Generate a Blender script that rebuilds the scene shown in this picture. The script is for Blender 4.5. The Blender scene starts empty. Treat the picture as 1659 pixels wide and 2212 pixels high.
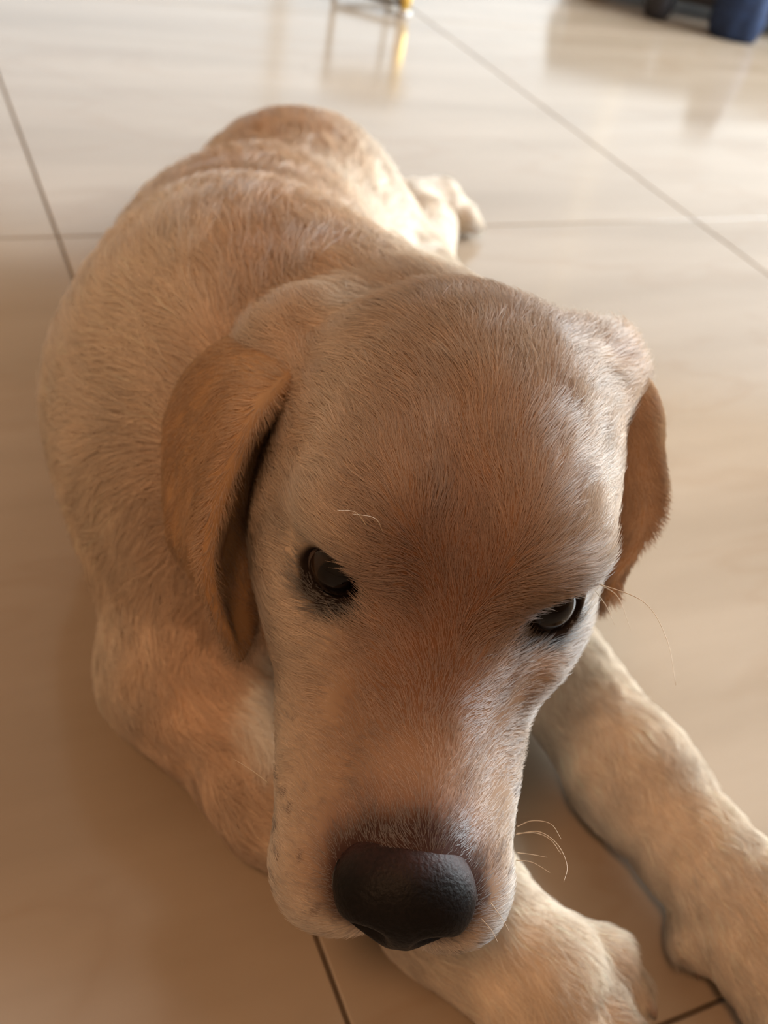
import bpy, math
import numpy as np
from mathutils import Matrix, Vector

rng = np.random.default_rng(7)
FUR = 1.0            # share of the fur that is built
scene = bpy.context.scene
COL = scene.collection

# ------------------------------------------------------------------ camera
CAM_H = 0.46
F_PX = 2150.0
PITCH = math.radians(39.234)
ROLL = math.radians(12.04)
_cp, _sp, _cr, _sr = math.cos(PITCH), math.sin(PITCH), math.cos(ROLL), math.sin(ROLL)
_fwd = np.array([0, _cp, -_sp])
_up0 = np.array([0, _sp, _cp])
_rt0 = np.array([1.0, 0, 0])
CRIGHT = _cr * _rt0 + _sr * _up0
CUP = -_sr * _rt0 + _cr * _up0
CPOS = np.array([0, 0, CAM_H])

cam_data = bpy.data.cameras.new('camera')
cam = bpy.data.objects.new('camera', cam_data)
COL.objects.link(cam)
cam_data.sensor_fit = 'VERTICAL'
cam_data.sensor_height = 36.0
cam_data.sensor_width = 27.0
cam_data.lens = 36.0 * F_PX / 2212.0
cam_data.clip_start = 0.01
M = Matrix.Identity(4)
for i in range(3):
    M[i][0], M[i][1], M[i][2], M[i][3] = CRIGHT[i], CUP[i], -_fwd[i], CPOS[i]
cam.matrix_world = M
cam_data.dof.use_dof = True
cam_data.dof.focus_distance = 0.315
cam_data.dof.aperture_fstop = 10.0
scene.camera = cam


def ray(px, py):
    d = _fwd * F_PX + CRIGHT * (px - 829.5) - CUP * (py - 1106.0)
    return d / np.linalg.norm(d)


def at_z(px, py, z=0.0):
    d = ray(px, py)
    return CPOS + d * ((CAM_H - z) / -d[2])


def at_d(px, py, dist):
    return CPOS + ray(px, py) * dist


# ------------------------------------------------------------------ light
scene.view_settings.view_transform = 'Standard'
scene.view_settings.look = 'None'
scene.view_settings.exposure = 0.07
scene.view_settings.gamma = 1.0
scene.view_settings.use_curve_mapping = False
world = bpy.data.worlds.new('daylight')
scene.world = world
world.use_nodes = True
bg = world.node_tree.nodes['Background']
bg.inputs['Color'].default_value = (0.86, 0.95, 1.0, 1)
bg.inputs['Strength'].default_value = 1.5
scene.cycles.max_bounces = 4
scene.cycles.diffuse_bounces = 2
scene.cycles.adaptive_threshold = .1
scene.cycles.glossy_bounces = 2
scene.cycles.transmission_bounces = 3
scene.cycles.sample_clamp_indirect = 4.0
scene.cycles.caustics_reflective = False
scene.cycles.caustics_refractive = False

ROOM = dict(x0=-2.6, x1=2.3, y0=-2.2, y1=4.6, h=2.7)


def portal(name, loc, rot, sx, sy):
    l = bpy.data.lights.new(name, 'AREA')
    l.shape = 'RECTANGLE'
    l.size, l.size_y = sx, sy
    l.cycles.is_portal = True
    o = bpy.data.objects.new(name, l)
    COL.objects.link(o)
    o.location = loc
    o.rotation_euler = rot


LAMP = (-.55, -.95)
lamp_l = bpy.data.lights.new('fill_lamp_light', 'AREA')  # added fill light, warms the head and the front floor
lamp_l.shape = 'DISK'
lamp_l.size = .46
lamp_l.energy = 25.0
lamp_l.color = (1.0, .53, .26)
lamp_lo = bpy.data.objects.new('fill_lamp_light', lamp_l)
COL.objects.link(lamp_lo)
lamp_lo.location = (LAMP[0], LAMP[1], ROOM['h'] - .10)

# windows: (axis wall, lo, hi, z0, z1)
WIN_BACK = (-2.4, 2.1, 0.05, 2.08)     # glazed balcony door in the back wall
WIN_RIGHT = (1.3, 4.0, 0.35, 2.2)     # window in the right wall
portal('daylight_back', ((WIN_BACK[0] + WIN_BACK[1]) / 2, ROOM['y1'] - 0.01, (WIN_BACK[2] + WIN_BACK[3]) / 2),
       (-math.pi / 2, 0, 0), WIN_BACK[1] - WIN_BACK[0], WIN_BACK[3] - WIN_BACK[2])
sun_l = bpy.data.lights.new('daylight_right', 'AREA')
sun_l.shape = 'RECTANGLE'
sun_l.size, sun_l.size_y = WIN_RIGHT[3] - WIN_RIGHT[2], WIN_RIGHT[1] - WIN_RIGHT[0]
sun_l.energy = 330.0
sun_l.color = (.86, .95, 1.0)
sun_o = bpy.data.objects.new('daylight_right', sun_l)
COL.objects.link(sun_o)
sun_o.location = (ROOM['x1'] + .10, (WIN_RIGHT[0] + WIN_RIGHT[1]) / 2, (WIN_RIGHT[2] + WIN_RIGHT[3]) / 2)
sun_o.rotation_euler = (0, math.pi / 2, 0)


# ------------------------------------------------------------------ helpers
def mat(name, color=(.5, .5, .5), rough=.6, metal=0.0, spec=.5, coat=0.0):
    m = bpy.data.materials.new(name)
    m.use_nodes = True
    b = m.node_tree.nodes['Principled BSDF']
    b.inputs['Base Color'].default_value = (*color, 1)
    b.inputs['Roughness'].default_value = rough
    b.inputs['Metallic'].default_value = metal
    b.inputs['Specular IOR Level'].default_value = spec
    b.inputs['Coat Weight'].default_value = coat
    return m


def node(m, typ, **kw):
    n = m.node_tree.nodes.new(typ)
    for k, v in kw.items():
        setattr(n, k, v)
    return n


def link(m, a, b):
    m.node_tree.links.new(a, b)


def noise_mix(m, c1, c2, scale, detail=2, stretch=(1, 1, 1), lo=.35, hi=.65, rot=0.0, bump=0.0, coords='Object'):
    b = m.node_tree.nodes['Principled BSDF']
    tc = node(m, 'ShaderNodeTexCoord')
    mp = node(m, 'ShaderNodeMapping')
    mp.inputs['Scale'].default_value = stretch
    mp.inputs['Rotation'].default_value = (0, 0, rot)
    link(m, tc.outputs[coords], mp.inputs['Vector'])
    nz = node(m, 'ShaderNodeTexNoise')
    nz.inputs['Scale'].default_value = scale
    nz.inputs['Detail'].default_value = detail
    link(m, mp.outputs['Vector'], nz.inputs['Vector'])
    r = node(m, 'ShaderNodeValToRGB')
    r.color_ramp.elements[0].position = lo
    r.color_ramp.elements[0].color = (*c1, 1)
    r.color_ramp.elements[1].position = hi
    r.color_ramp.elements[1].color = (*c2, 1)
    link(m, nz.outputs['Fac'], r.inputs['Fac'])
    link(m, r.outputs['Color'], b.inputs['Base Color'])
    if bump:
        bp = node(m, 'ShaderNodeBump')
        bp.inputs['Strength'].default_value = bump
        bp.inputs['Distance'].default_value = .002
        link(m, nz.outputs['Fac'], bp.inputs['Height'])
        link(m, bp.outputs['Normal'], b.inputs['Normal'])
    return nz, r


def mesh_obj(name, verts, faces, material, parent=None, smooth=True, world=True):
    me = bpy.data.meshes.new(name)
    verts = np.asarray(verts, dtype=np.float32)
    if parent is not None and world:
        verts = verts - np.array(parent_offset(parent), dtype=np.float32)
    if isinstance(faces, np.ndarray) and faces.ndim == 2:
        n, k = faces.shape
        me.vertices.add(len(verts))
        me.vertices.foreach_set('co', verts.ravel())
        me.loops.add(n * k)
        me.loops.foreach_set('vertex_index', faces.astype(np.int32).ravel())
        me.polygons.add(n)
        me.polygons.foreach_set('loop_start', np.arange(0, n * k, k, dtype=np.int32))
        me.update(calc_edges=True)
        me.validate()
    else:
        me.from_pydata([tuple(v) for v in verts], [], [tuple(f) for f in faces])
    if smooth:
        me.polygons.foreach_set('use_smooth', np.ones(len(me.polygons), dtype=bool))
    me.materials.append(material)
    me.update()
    o = bpy.data.objects.new(name, me)
    COL.objects.link(o)
    o.parent = parent
    return o


def parent_offset(p):
    v = Vector((0, 0, 0))
    while p is not None:
        v += Vector(p.location)
        p = p.parent
    return v


def empty(name, loc):
    o = bpy.data.objects.new(name, None)
    o.empty_display_size = .05
    COL.objects.link(o)
    o.location = loc
    return o


def tag(o, label, cat, group=None):
    o['label'] = label
    o['category'] = cat
    if group:
        o['group'] = group
    return o


def struct(o, label=None):
    o['kind'] = 'structure'
    if label:
        o['label'] = label
    return o


def boxes(bl):
    V, Fc = [], []
    for (x0, x1, y0, y1, z0, z1) in bl:
        b = len(V)
        V += [(x0, y0, z0), (x1, y0, z0), (x1, y1, z0), (x0, y1, z0), (x0, y0, z1), (x1, y0, z1), (x1, y1, z1), (x0, y1, z1)]
        Fc += [tuple(b + i for i in q) for q in ((0, 3, 2, 1), (4, 5, 6, 7), (0, 1, 5, 4), (1, 2, 6, 5), (2, 3, 7, 6), (3, 0, 4, 7))]
    return V, Fc


def bevel(o, w, seg=2):
    b = o.modifiers.new('bevel', 'BEVEL')
    b.width = w
    b.segments = seg
    b.limit_method = 'ANGLE'
    return o


def tube(path, radii, seg=10, cap=True):
    path = np.asarray(path, float)
    radii = np.broadcast_to(np.asarray(radii, float), (len(path),))
    V, Fc = [], []
    t = np.gradient(path, axis=0)
    t /= np.linalg.norm(t, axis=1)[:, None] + 1e-12
    up = np.array([0, 0, 1.0]) if abs(t[0][2]) < .9 else np.array([1.0, 0, 0])
    for i in range(len(path)):
        a = np.cross(t[i], up)
        a /= np.linalg.norm(a)
        b = np.cross(a, t[i])
        up = b
        for j in range(seg):
            w = 2 * math.pi * j / seg
            V.append(path[i] + radii[i] * (math.cos(w) * a + math.sin(w) * b))
    for i in range(len(path) - 1):
        for j in range(seg):
            k = (j + 1) % seg
            Fc.append((i * seg + j, i * seg + k, (i + 1) * seg + k, (i + 1) * seg + j))
    if cap:
        Fc.append(tuple(range(seg))[::-1])
        Fc.append(tuple((len(path) - 1) * seg + j for j in range(seg)))
    return V, Fc


# ------------------------------------------------------------------ room
m_wall = mat('cream_plaster', (.62, .50, .38), .9)
noise_mix(m_wall, (.50, .34, .21), (.54, .38, .24), 3.0, bump=.05)
m_ceil = mat('ceiling_plaster', (.62, .56, .48), .9)
noise_mix(m_ceil, (.46, .37, .28), (.50, .41, .32), 2.0)
m_frame = mat('window_frame_paint', (.75, .75, .73), .4)
noise_mix(m_frame, (.72, .72, .70), (.78, .78, .76), 12.0)

R_ = ROOM
T = .12


def wall_with_hole(name, axis, pos, a0, a1, hole, thick):
    lo, hi, z0, z1 = hole
    H = R_['h']
    segs = [(a0, lo, 0, H), (hi, a1, 0, H), (lo, hi, z1, H)]
    if z0 > 0:
        segs.append((lo, hi, 0, z0))
    bl = []
    for (p, q, u, v) in segs:
        if axis == 'y':
            bl.append((p, q, pos, pos + thick, u, v))
        else:
            bl.append((pos, pos + thick, p, q, u, v))
    V, Fc = boxes(bl)
    return struct(mesh_obj(name, V, Fc, m_wall, smooth=False))


wall_with_hole('wall_back', 'y', R_['y1'], R_['x0'] - T, R_['x1'] + T, WIN_BACK, T)
wall_with_hole('wall_right', 'x', R_['x1'], R_['y0'], R_['y1'], WIN_RIGHT, T)
for nm, b in (('wall_left', (R_['x0'] - T, R_['x0'], R_['y0'], R_['y1'], 0, R_['h'])),
              ('wall_front', (R_['x0'] - T, R_['x1'] + T, R_['y0'] - T, R_['y0'], 0, R_['h']))):
    V, Fc = boxes([b])
    struct(mesh_obj(nm, V, Fc, m_wall, smooth=False))
V, Fc = boxes([(R_['x0'] - T, R_['x1'] + T, R_['y0'] - T, R_['y1'] + T, R_['h'], R_['h'] + .1)])
struct(mesh_obj('ceiling', V, Fc, m_ceil, smooth=False))

# window frames
lo, hi, z0, z1 = WIN_BACK
w1 = struct(empty('window_1', ((lo + hi) / 2, R_['y1'], z0)), 'wide glazed balcony door')
y = R_['y1'] + .03
fr = [(lo, hi, y, y + .06, z0, z0 + .05), (lo, hi, y, y + .06, z1 - .05, z1)]
for xx in (lo, hi - .05):
    fr.append((xx, xx + .05, y, y + .06, z0 + .05, z1 - .05))
V, Fc = boxes(fr)
mesh_obj('window_frame', V, Fc, m_frame, w1, smooth=False)
for k in range(1, 3):
    xx = lo + (hi - lo) * k / 3
    V, Fc = boxes([(xx - .035, xx + .035, y, y + .06, z0 + .05, z1 - .05)])
    mesh_obj('mullion', V, Fc, m_frame, w1, smooth=False)
lo, hi, z0, z1 = WIN_RIGHT
w2 = struct(empty('window_2', (R_['x1'], (lo + hi) / 2, z0)), 'window beside the dog')
x = R_['x1'] + .03
fr = [(x, x + .06, lo, hi, z0, z0 + .05), (x, x + .06, lo, hi, z1 - .05, z1)]
for yy in (lo, hi - .05):
    fr.append((x, x + .06, yy, yy + .05, z0 + .05, z1 - .05))
V, Fc = boxes(fr)
mesh_obj('window_frame', V, Fc, m_frame, w2, smooth=False)
yy = (lo + hi) / 2
V, Fc = boxes([(x, x + .06, yy - .03, yy + .03, z0 + .05, z1 - .05)])
mesh_obj('mullion', V, Fc, m_frame, w2, smooth=False)

# fixture of the added, unseen fill lamp above and behind the viewer
m_lampw = mat('fill_lamp_opal_glass', (.8, .74, .62), .4)
noise_mix(m_lampw, (.78, .72, .6), (.83, .77, .66), 10.0)
lamp = tag(empty('fill_lamp', (LAMP[0], LAMP[1], R_['h'])), 'added warm fill lamp on the unseen ceiling, round opal with a brass rim', 'lamp')


def disc_obj(name, prof, m):
    V, Fc = [], []
    for (r, z) in prof:
        for j in range(36):
            w = 2 * math.pi * j / 36
            V.append((LAMP[0] + r * math.cos(w), LAMP[1] + r * math.sin(w), z))
    for i in range(len(prof) - 1):
        for j in range(36):
            k = (j + 1) % 36
            Fc.append((i * 36 + j, i * 36 + k, (i + 1) * 36 + k, (i + 1) * 36 + j))
    Fc += [tuple(range(36))[::-1], tuple((len(prof) - 1) * 36 + j for j in range(36))]
    mesh_obj(name, V, Fc, m, lamp)


h_ = R_['h']
disc_obj('shade', [(.20, h_), (.23, h_ - .02), (.24, h_ - .06), (.235, h_ - .085), (.20, h_ - .095)], m_lampw)
disc_obj('rim', [(.252, h_), (.252, h_ - .03), (.243, h_ - .03), (.243, h_ - .001)], mat('fill_lamp_rim_brass', (.8, .55, .2), .3, 1.0))

# floor: grout bed with polished stone tiles
TILE_U, TILE_V = .829, .789
E1 = np.array([-.51075, .85973])
E2 = np.array([.85973, .51075])
m_grout = mat('brown_grout', (.10, .065, .04), .9)
noise_mix(m_grout, (.10, .07, .045), (.14, .10, .065), 60.0)
V, Fc = boxes([(R_['x0'] - T, R_['x1'] + T, R_['y0'] - T, R_['y1'] + T, -.03, -.0016)])
floor = struct(mesh_obj('floor', V, Fc, m_grout, smooth=False), 'polished beige stone tile floor')
m_tile = mat('polished_beige_stone', (.5, .35, .22), .16, spec=.55)
nt = m_tile.node_tree
b_ = nt.nodes['Principled BSDF']
nz, rp = noise_mix(m_tile, (.345, .270, .198), (.455, .368, .285), 2.0, 5, (.8, 4.5, 1.0), .30, .70)
# soft veins along the stone's bedding
tcn = node(m_tile, 'ShaderNodeTexCoord')
mp = node(m_tile, 'ShaderNodeMapping')
mp.inputs['Scale'].default_value = (1.3, 3.6, 1)
oi = node(m_tile, 'ShaderNodeObjectInfo')
addv = node(m_tile, 'ShaderNodeVectorMath', operation='ADD')
mulv = node(m_tile, 'ShaderNodeVectorMath', operation='SCALE')
cmb = node(m_tile, 'ShaderNodeCombineXYZ')
link(m_tile, oi.outputs['Random'], cmb.inputs['X'])
link(m_tile, oi.outputs['Random'], cmb.inputs['Y'])
mulv.inputs['Scale'].default_value = 37.0
link(m_tile, cmb.outputs[0], mulv.inputs[0])
link(m_tile, tcn.outputs['Object'], addv.inputs[0])
link(m_tile, mulv.outputs[0], addv.inputs[1])
link(m_tile, addv.outputs[0], mp.inputs['Vector'])
for n_ in nt.nodes:
    if n_.type == 'MAPPING' and n_ is not mp:
        link(m_tile, addv.outputs[0], n_.inputs['Vector'])
vn = node(m_tile, 'ShaderNodeTexNoise')
vn.inputs['Scale'].default_value = 1.5
vn.inputs['Detail'].default_value = 4
vn.inputs['Distortion'].default_value = .8
link(m_tile, mp.outputs[0], vn.inputs['Vector'])
vr = node(m_tile, 'ShaderNodeValToRGB')
e = vr.color_ramp.elements
e[0].position, e[0].color = .47, (0, 0, 0, 1)
e[1].position, e[1].color = .53, (0, 0, 0, 1)
k_ = e.new(.50)
k_.color = (1, 1, 1, 1)
link(m_tile, vn.outputs['Fac'], vr.inputs['Fac'])
mx = node(m_tile, 'ShaderNodeMixRGB')
mx.inputs['Color2'].default_value = (.30, .185, .10, 1)
ml = node(m_tile, 'ShaderNodeMath', operation='MULTIPLY')
ml.inputs[1].default_value = .16
link(m_tile, vr.outputs['Color'], ml.inputs[0])
link(m_tile, ml.outputs[0], mx.inputs['Fac'])
link(m_tile, rp.outputs['Color'], mx.inputs['Color1'])
link(m_tile, mx.outputs[0], b_.inputs['Base Color'])
# polish varies slightly
rr = node(m_tile, 'ShaderNodeMapRange')
rr.inputs['To Min'].default_value = .10
rr.inputs['To Max'].default_value = .20
link(m_tile, vn.outputs['Fac'], rr.inputs['Value'])
link(m_tile, rr.outputs[0], b_.inputs['Roughness'])

corner = at_z(125, 511)[:2]
gap = .0011
tile_me = None
ang = math.atan2(E2[1], E2[0])
for iu in range(-9, 10):
    for iv in range(-9, 10):
        c = corner + E1 * (iu + .5) * TILE_U + E2 * (iv + .5) * TILE_V
        if not (R_['x0'] - .55 < c[0] < R_['x1'] + .55 and R_['y0'] - .55 < c[1] < R_['y1'] + .55):
            continue
        if tile_me is None:
            V, Fc = boxes([(-TILE_V / 2 + gap, TILE_V / 2 - gap, -TILE_U / 2 + gap, TILE_U / 2 - gap, -.012, 0)])
            # small arris on the top edge
            a_ = .0008
            top = [(V[i][0] * (1 - a_ / .4), V[i][1] * (1 - a_ / .4), 0) for i in (4, 5, 6, 7)]
            for i in (4, 5, 6, 7):
                V[i] = (V[i][0], V[i][1], -a_)
            V += top
            Fc = [f for f in Fc if f != (4, 5, 6, 7)] + [(8, 9, 10, 11)] + [(4 + i, 4 + (i + 1) % 4, 8 + (i + 1) % 4, 8 + i) for i in range(4)]
            o = mesh_obj('tile', V, Fc, m_tile, floor, smooth=False, world=False)
            tile_me = o.data
        else:
            o = bpy.data.objects.new('tile', tile_me)
            COL.objects.link(o)
            o.parent = floor
        o.location = (c[0], c[1], 0)
        o.rotation_euler = (0, 0, ang)

# ------------------------------------------------------------------ things at the back
m_brass = mat('polished_brass', (.90, .62, .16), .18, 1.0)
noise_mix(m_brass, (.88, .58, .13), (.93, .66, .2), 40.0)
m_dark = mat('dark_walnut', (.018, .012, .010), .45)
noise_mix(m_dark, (.014, .009, .008), (.03, .018, .012), 8.0, 6, (1, 6, 6))
m_rail = mat('dark_bronze_rail', (.10, .075, .05), .35, .6)
noise_mix(m_rail, (.09, .065, .04), (.13, .1, .065), 30.0)
m_glass = mat('clear_glide', (.8, .8, .8), .1)
m_blue = mat('blue_cotton', (.012, .035, .10), .85)
noise_mix(m_blue, (.005, .015, .050), (.009, .026, .080), 60.0, bump=.3)
m_black = mat('black_rubber', (.012, .012, .018), .5)
noise_mix(m_black, (.010, .010, .015), (.018, .018, .025), 30.0)
m_stone = mat('white_ceramic', (.8, .79, .76), .3)
noise_mix(m_stone, (.78, .77, .74), (.83, .82, .79), 6.0)

# low brass stand with a thin white top
bl = at_z(872, 34)
stand = tag(empty('brass_stand', (bl[0] - .065, bl[1] + .06, 0)), 'low stand with a polished brass front leg and thin white top on the far tiles', 'stand')
dirx = np.array([-.980, .199, 0])
diry = np.array([.199, .980, 0])
SW = .137
legs = [bl, bl + dirx * SW, bl + dirx * SW * .5 + diry * .12]
for p, r in zip(legs, (.0105, .0055, .0045)):
    V, Fc = tube([p + [0, 0, z] for z in (.010, .03, .150)], [r * .9, r, r], 16)
    lg = mesh_obj('leg', V, Fc, m_brass if r > .009 else m_rail, stand)
    V, Fc = tube([p + [0, 0, z] for z in (.0, .003, .010)], [r * .95, r * 1.2, r * 1.1], 16)
    mesh_obj('glide', V, Fc, m_glass, lg)
for a, b in ((0, 1), (1, 2), (2, 0)):
    V, Fc = tube([legs[a] + [0, 0, .018], legs[b] + [0, 0, .018]], .005, 10)
    mesh_obj('rail', V, Fc, m_rail, stand)
pc = sum(legs) / 3
V, Fc = [], []
for (r, z) in ((.088, .150), (.092, .152), (.092, .157), (.088, .159)):
    for j in range(32):
        w = 2 * math.pi * j / 32
        V.append((pc[0] + r * math.cos(w), pc[1] + r * math.sin(w), z))
for i in range(3):
    for j in range(32):
        k = (j + 1) % 32
        Fc.append((i * 32 + j, i * 32 + k, (i + 1) * 32 + k, (i + 1) * 32 + j))
Fc += [tuple(range(32))[::-1], tuple(96 + j for j in range(32))]
mesh_obj('stand_top', V, Fc, m_stone, stand, smooth=False)

# low dark platform on round feet
ben = tag(empty('platform_bench', (.85, 2.66, 0)), 'low dark walnut platform on round black feet behind the blue bag', 'bench')
V, Fc = boxes([(.17, 1.75, 2.47, 2.90, .03, .125)])
bevel(mesh_obj('frame', V, Fc, m_dark, ben, smooth=False), .008)
m_pad = mat('charcoal_pad', (.03, .028, .03), .9)
noise_mix(m_pad, (.024, .022, .024), (.04, .037, .04), 50.0, bump=.2)
V, Fc = boxes([(.15, 1.77, 2.455, 2.91, .125, .165)])
bevel(mesh_obj('seat_pad', V, Fc, m_pad, ben, smooth=False), .012)
for (fx, fy) in ((.352, 2.42), (1.35, 2.42), (.25, 2.86), (1.65, 2.86)):
    V, Fc = tube([(fx, fy, z) for z in (0, .012, .03, .11)], [.022, .030, .033, .033], 18)
    mesh_obj('foot', V, Fc, m_black, ben)

# blue cloth bag slumped on the floor in front of the bench
def bag_mesh(c, w, d, h):
    V, Fc = [], []
    nu, nv = 28, 14
    for j in range(nv + 1):
        v = j / nv
        zz = h * v
        k = (1 - .45 * v ** 1.5) * (1 - .25 * (1 - v) ** 6)
        for i in range(nu):
            a = 2 * math.pi * i / nu
            s = (abs(math.cos(a)) ** 3.2 + abs(math.sin(a)) ** 3.2) ** (-1 / 3.2)
            wr = 1 + .05 * math.sin(5 * a + 6 * v) * v + .03 * math.sin(9 * a - 4 * v)
            V.append((c[0] + w / 2 * s * k * wr * math.cos(a), c[1] + d / 2 * s * k * wr * math.sin(a), zz))
    for j in range(nv):
        for i in range(nu):
            k = (i + 1) % nu
            Fc.append((j * nu + i, j * nu + k, (j + 1) * nu + k, (j + 1) * nu + i))
    Fc.append(tuple(range(nu))[::-1])
    Fc.append(tuple(nv * nu + i for i in range(nu)))
    return V, Fc


bag = tag(empty('cloth_bag', (.505, 2.40, 0)), 'dark blue cloth bag slumped on the floor in front of the dark platform', 'bag')
V, Fc = bag_mesh((.515, 2.385), .125, .10, .18)
mesh_obj('bag_body', V, Fc, m_blue, bag)
for dy in (-.025, .025):
    V, Fc = tube([(.515 + .03 * math.cos(t), 2.385 + dy * .6, .175 + .03 * math.sin(t)) for t in np.linspace(math.pi, 0, 14)], .005, 8)
    mesh_obj('strap', V, Fc, m_blue, bag)

# ------------------------------------------------------------------ the dog: body surface from a blended distance field
# head frame (cm): x to the picture's right, y along the muzzle, z up; origin midway between the eyes
HO = at_d(957, 1288, .338)
_yaw, _pit, _rol = math.radians(4.0), math.radians(16.0), math.radians(-.5)
_f = np.array([math.sin(_yaw) * math.cos(_pit), -math.cos(_yaw) * math.cos(_pit), -math.sin(_pit)])
_r = np.array([math.cos(_yaw), math.sin(_yaw), 0.0])
_u = np.cross(_r, -_f) * -1.0
_u = np.cross(-_f, _r) * -1.0
_u = _u if _u[2] > 0 else -_u
HR = math.cos(_rol) * _r + math.sin(_rol) * _u
HU = -math.sin(_rol) * _r + math.cos(_rol) * _u
HF = _f
HM = np.stack([HR, HF, HU])          # rows: local axes in world space


def to_head(p):
    return (np.asarray(p) - HO) @ HM.T * 100.0


def from_head(q):
    return HO + (np.asarray(q, float) / 100.0) @ HM


def axis_coords(parts):
    out = []
    for (a, b, h) in parts:
        n = max(1, int(round((b - a) / h)))
        out.append(np.linspace(a, b, n, endpoint=False))
    out.append(np.array([parts[-1][1]]))
    return np.concatenate(out).astype(np.float32)


class Field:
    def __init__(self, ax, ay, az):
        self.ax, self.ay, self.az = ax, ay, az
        self.F = np.full((len(ax), len(ay), len(az)), 1.0, np.float32)

    def sub(self, lo, hi):
        s = []
        for a, l, h in zip((self.ax, self.ay, self.az), lo, hi):
            i = max(0, np.searchsorted(a, l) - 1)
            j = min(len(a), np.searchsorted(a, h) + 1)
            s.append(slice(i, max(i, j)))
        return tuple(s)

    def pts(self, s):
        return np.stack(np.meshgrid(self.ax[s[0]], self.ay[s[1]], self.az[s[2]], indexing='ij'), -1)

    def add(self, dfun, lo, hi, k, op='add'):
        m = k + .012
        s = self.sub(np.asarray(lo) - m, np.asarray(hi) + m)
        if any(x.stop - x.start <= 0 for x in s):
            return
        d = dfun(self.pts(s)).astype(np.float32)
        A = self.F[s]
        if op == 'add':
            hh = np.maximum(k - np.abs(A - d), 0) / k
            self.F[s] = np.minimum(A, d) - hh * hh * k * .25
        elif op == 'sub':
            d = -d
            hh = np.maximum(k - np.abs(A - d), 0) / k
            self.F[s] = np.maximum(A, d) + hh * hh * k * .25


def d_cone(P, a, b, ra, rb):
    a = np.asarray(a, np.float32)
    ab = np.asarray(b, np.float32) - a
    t = np.clip(((P - a) @ ab) / max(1e-9, float(ab @ ab)), 0, 1)
    q = P - a - t[..., None] * ab
    return np.sqrt((q * q).sum(-1)) - (ra + (rb - ra) * t)


def d_ell(P, c, r):
    q = (P - np.asarray(c, np.float32))
    r = np.asarray(r, np.float32)
    k0 = np.sqrt(((q / r) ** 2).sum(-1)) + 1e-9
    k1 = np.sqrt(((q / (r * r)) ** 2).sum(-1)) + 1e-9
    return k0 * (k0 - 1) / k1


def surface_nets(F, ax, ay, az):
    S = F < 0
    nx, ny, nz = F.shape
    c = np.zeros((nx - 1, ny - 1, nz - 1), np.int8)
    for i in (0, 1):
        for j in (0, 1):
            for k in (0, 1):
                c += S[i:nx - 1 + i, j:ny - 1 + j, k:nz - 1 + k]
    act = np.argwhere((c > 0) & (c < 8))
    idx = np.full(c.shape, -1, np.int32)
    idx[act[:, 0], act[:, 1], act[:, 2]] = np.arange(len(act))
    acc = np.zeros((len(act), 3))
    cnt = np.zeros(len(act))
    axs = (ax, ay, az)
    corners = [(i, j, k) for i in (0, 1) for j in (0, 1) for k in (0, 1)]
    for a in corners:
        for d in range(3):
            if a[d]:
                continue
            b = list(a)
            b[d] = 1
            fa = F[act[:, 0] + a[0], act[:, 1] + a[1], act[:, 2] + a[2]]
            fb = F[act[:, 0] + b[0], act[:, 1] + b[1], act[:, 2] + b[2]]
            m = (fa < 0) != (fb < 0)
            t = np.where(m, fa / np.where(m, fa - fb, 1), 0)
            p = np.stack([axs[e][act[:, e] + a[e]] for e in range(3)], -1).astype(float)
            p[:, d] += t * (axs[d][act[:, d] + 1] - axs[d][act[:, d]])
            acc[m] += p[m]
            cnt[m] += 1
    V = acc / cnt[:, None]
    faces = []
    for d in range(3):
        e, g = (d + 1) % 3, (d + 2) % 3
        lo = [slice(1, -1)] * 3
        lo[d] = slice(0, -1)
        hi = [slice(1, -1)] * 3
        hi[d] = slice(1, None)
        sa, sb = S[tuple(lo)], S[tuple(hi)]
        cr = np.argwhere(sa != sb)
        flip = sa[cr[:, 0], cr[:, 1], cr[:, 2]]
        cr = cr + np.array([0 if x == d else 1 for x in range(3)])

        def cell(de, dg):
            q = cr.copy()
            q[:, e] -= de
            q[:, g] -= dg
            return idx[q[:, 0], q[:, 1], q[:, 2]]
        f = np.stack([cell(1, 1), cell(0, 1), cell(0, 0), cell(1, 0)], -1)
        f[~flip] = f[~flip][:, ::-1]
        faces.append(f)
    Fq = np.concatenate(faces)
    Fq = Fq[(Fq >= 0).all(1)]
    return V, Fq


def relax(V, Fq, n=3, lam=.5):
    E = np.concatenate([Fq[:, [i, (i + 1) % 4]] for i in range(4)])
    for _ in range(n):
        s = np.zeros_like(V)
        c = np.zeros(len(V))
        for d in range(3):
            s[:, d] = np.bincount(E[:, 0], V[E[:, 1], d], len(V)) + np.bincount(E[:, 1], V[E[:, 0], d], len(V))
        c = np.bincount(E[:, 0], minlength=len(V)) + np.bincount(E[:, 1], minlength=len(V))
        V = V + lam * (s / np.maximum(c, 1)[:, None] - V)
    return V


def normals(V, Fq):
    n = np.cross(V[Fq[:, 2]] - V[Fq[:, 0]], V[Fq[:, 3]] - V[Fq[:, 1]])
    N = np.zeros_like(V)
    for i in range(4):
        for d in range(3):
            N[:, d] += np.bincount(Fq[:, i], n[:, d], len(V))
    return N / (np.linalg.norm(N, axis=1)[:, None] + 1e-12)


fld = Field(axis_coords([(-.36, -.10, .0045), (-.10, .135, .0015), (.135, .33, .0032)]),
            axis_coords([(.10, .43, .0016), (.43, 1.30, .0055)]),
            axis_coords([(-.006, .10, .0032), (.10, .34, .0015), (.34, .36, .005)]))

FLOW = []      # (a, b, radius, hair direction) used to comb the coat


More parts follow.
